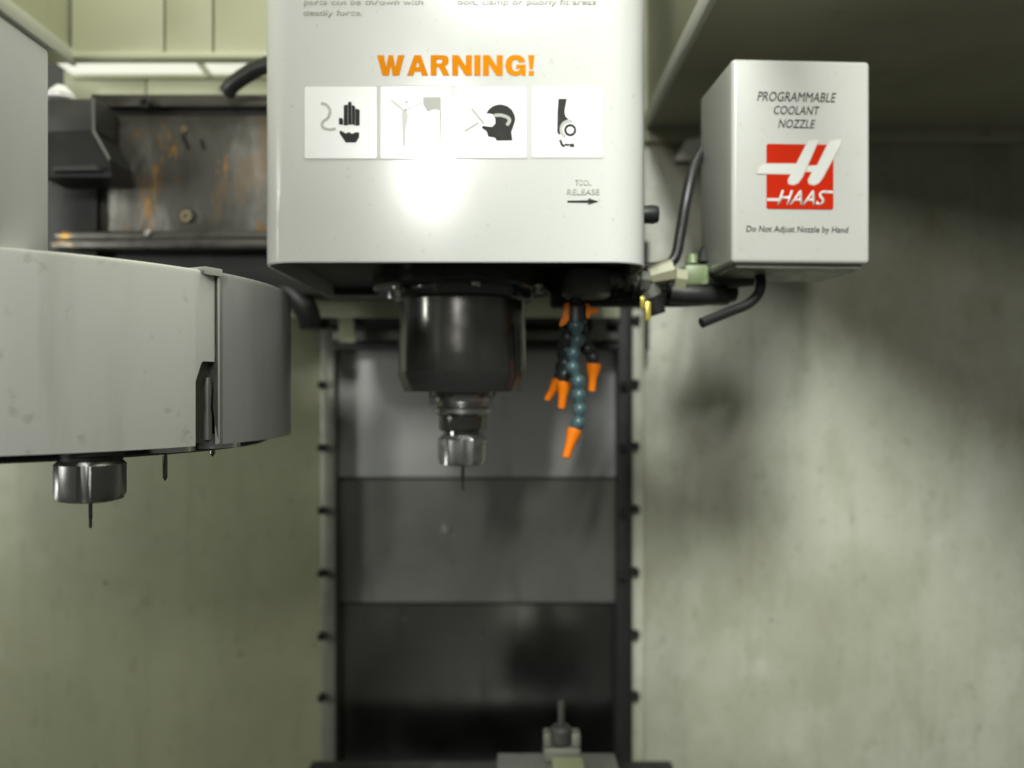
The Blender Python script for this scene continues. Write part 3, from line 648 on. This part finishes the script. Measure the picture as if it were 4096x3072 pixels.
tag(tube('black_cable', [P(2850, 560, .90), P(2812, 600, .885), P(2772, 680, .87), P(2745, 800, .86), P(2722, 930, .86), P(2700, 1030, .86), P(2650, 1064, .86), P(2560, 1072, .86), P(2450, 1076, .87)], .0058, 'rubber'),
    'black cable curving from the coolant box down to the manifold', 'cable')
tag(tube('drain_hose', [P(3020, 1075, .84), P(3042, 1110, .835), P(3036, 1170, .83), P(2992, 1216, .825), P(2920, 1246, .82), P(2806, 1292, .81)], .0053, 'rubber'),
    'short black hose hooking down below the white coolant box', 'hose')
tag(tube('black_hose', [P(905, 372, .99), P(930, 340, .985), P(985, 300, .97), P(1060, 262, .95), P(1200, 235, .92)], .0098, 'rubber', None, 16, 8, .03),
    'thick black ribbed hose rising behind the head at upper left', 'hose')
tag(tube('black_hose', [P(860, 1075, 1.05), P(1000, 1100, 1.05), P(1130, 1150, 1.04), P(1215, 1225, 1.04), P(1240, 1300, 1.05)], .016, 'rubber', None, 16),
    'black hose curving down behind the right end of the carousel', 'hose')
bk = thing('wall_bracket', P(1235, 1270, 1.2), 'small pale ledge bracket on the wall between carousel and way cover', 'bracket')
pbox('ledge', 1170, 1282, 1240, 1252, 1.2, 1.26, 'clear', bk, .001)
pbox('block', 1195, 1278, 1254, 1310, 1.21, 1.26, 'black', bk, .003)
# patch of light on the right sheet, built as a white plate between head and box
rp = thing('light_patch', P(2750, 590, 1.28), 'small bright patch of light on the wall between head and coolant box', 'plate')
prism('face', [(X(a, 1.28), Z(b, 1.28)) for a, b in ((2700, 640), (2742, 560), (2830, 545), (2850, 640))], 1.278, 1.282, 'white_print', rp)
pbox('patch_standoff', 2745, 2800, 585, 620, 1.2825, 1.2995, 'strip', rp, .001)

# ------------------------------------------------------------------ table and fixture at the bottom
tb = thing('machine_table', (0, .95, .86), 'dark cast iron machine table at the bottom edge', 'table')
bm = bmesh.new(); y = .55
tz = .858
for y0, y1 in ((.60, .70), (.718, .82), (.838, .94), (.958, 1.06), (1.078, 1.17)):
    box('table_rib', -.292, .232, y0, y1, tz-.03, tz, 'table', tb, .002)
bm.free()
box('table_bed', -.292, .232, .60, 1.17, tz-.10, tz-.0305, 'table', tb, .003)
fx = thing('work_fixture', (.05, .97, tz), 'grey fixture plate with clamp post on the table, bottom centre', 'fixture')
fz = Z(3010, 1.0)
box('plate', X(1990, 1.0), X(2458, 1.0), .80, 1.0, tz+.0005, fz, 'fixture', fx, .002)
box('block', X(2205, .985), X(2325, .985), .86, .968, fz+.0003, fz+.010, 'yellowed', fx, .002)
box('clamp_base', X(2172, .99), X(2318, .99), .971, .995, fz+.0003, Z(2968, .99), 'strip', fx, .003)
for a, b in ((2172, 2205), (2282, 2318)): box('clamp_jaw', X(a, .99), X(b, .99), .973, .993, Z(2967.5, .99), Z(2912, .99), 'strip', fx, .003)
lathe('clamp_screw', [(0, Z(2800, .983)), (.0042, Z(2804, .983)), (.0042, Z(2898, .983)), (.010, Z(2902, .983)), (.0135, Z(2915, .983)), (.0135, Z(2962, .983)), (0, Z(2962, .983))], (X(2245, .983), .983, 0), 'dark', fx, 20)
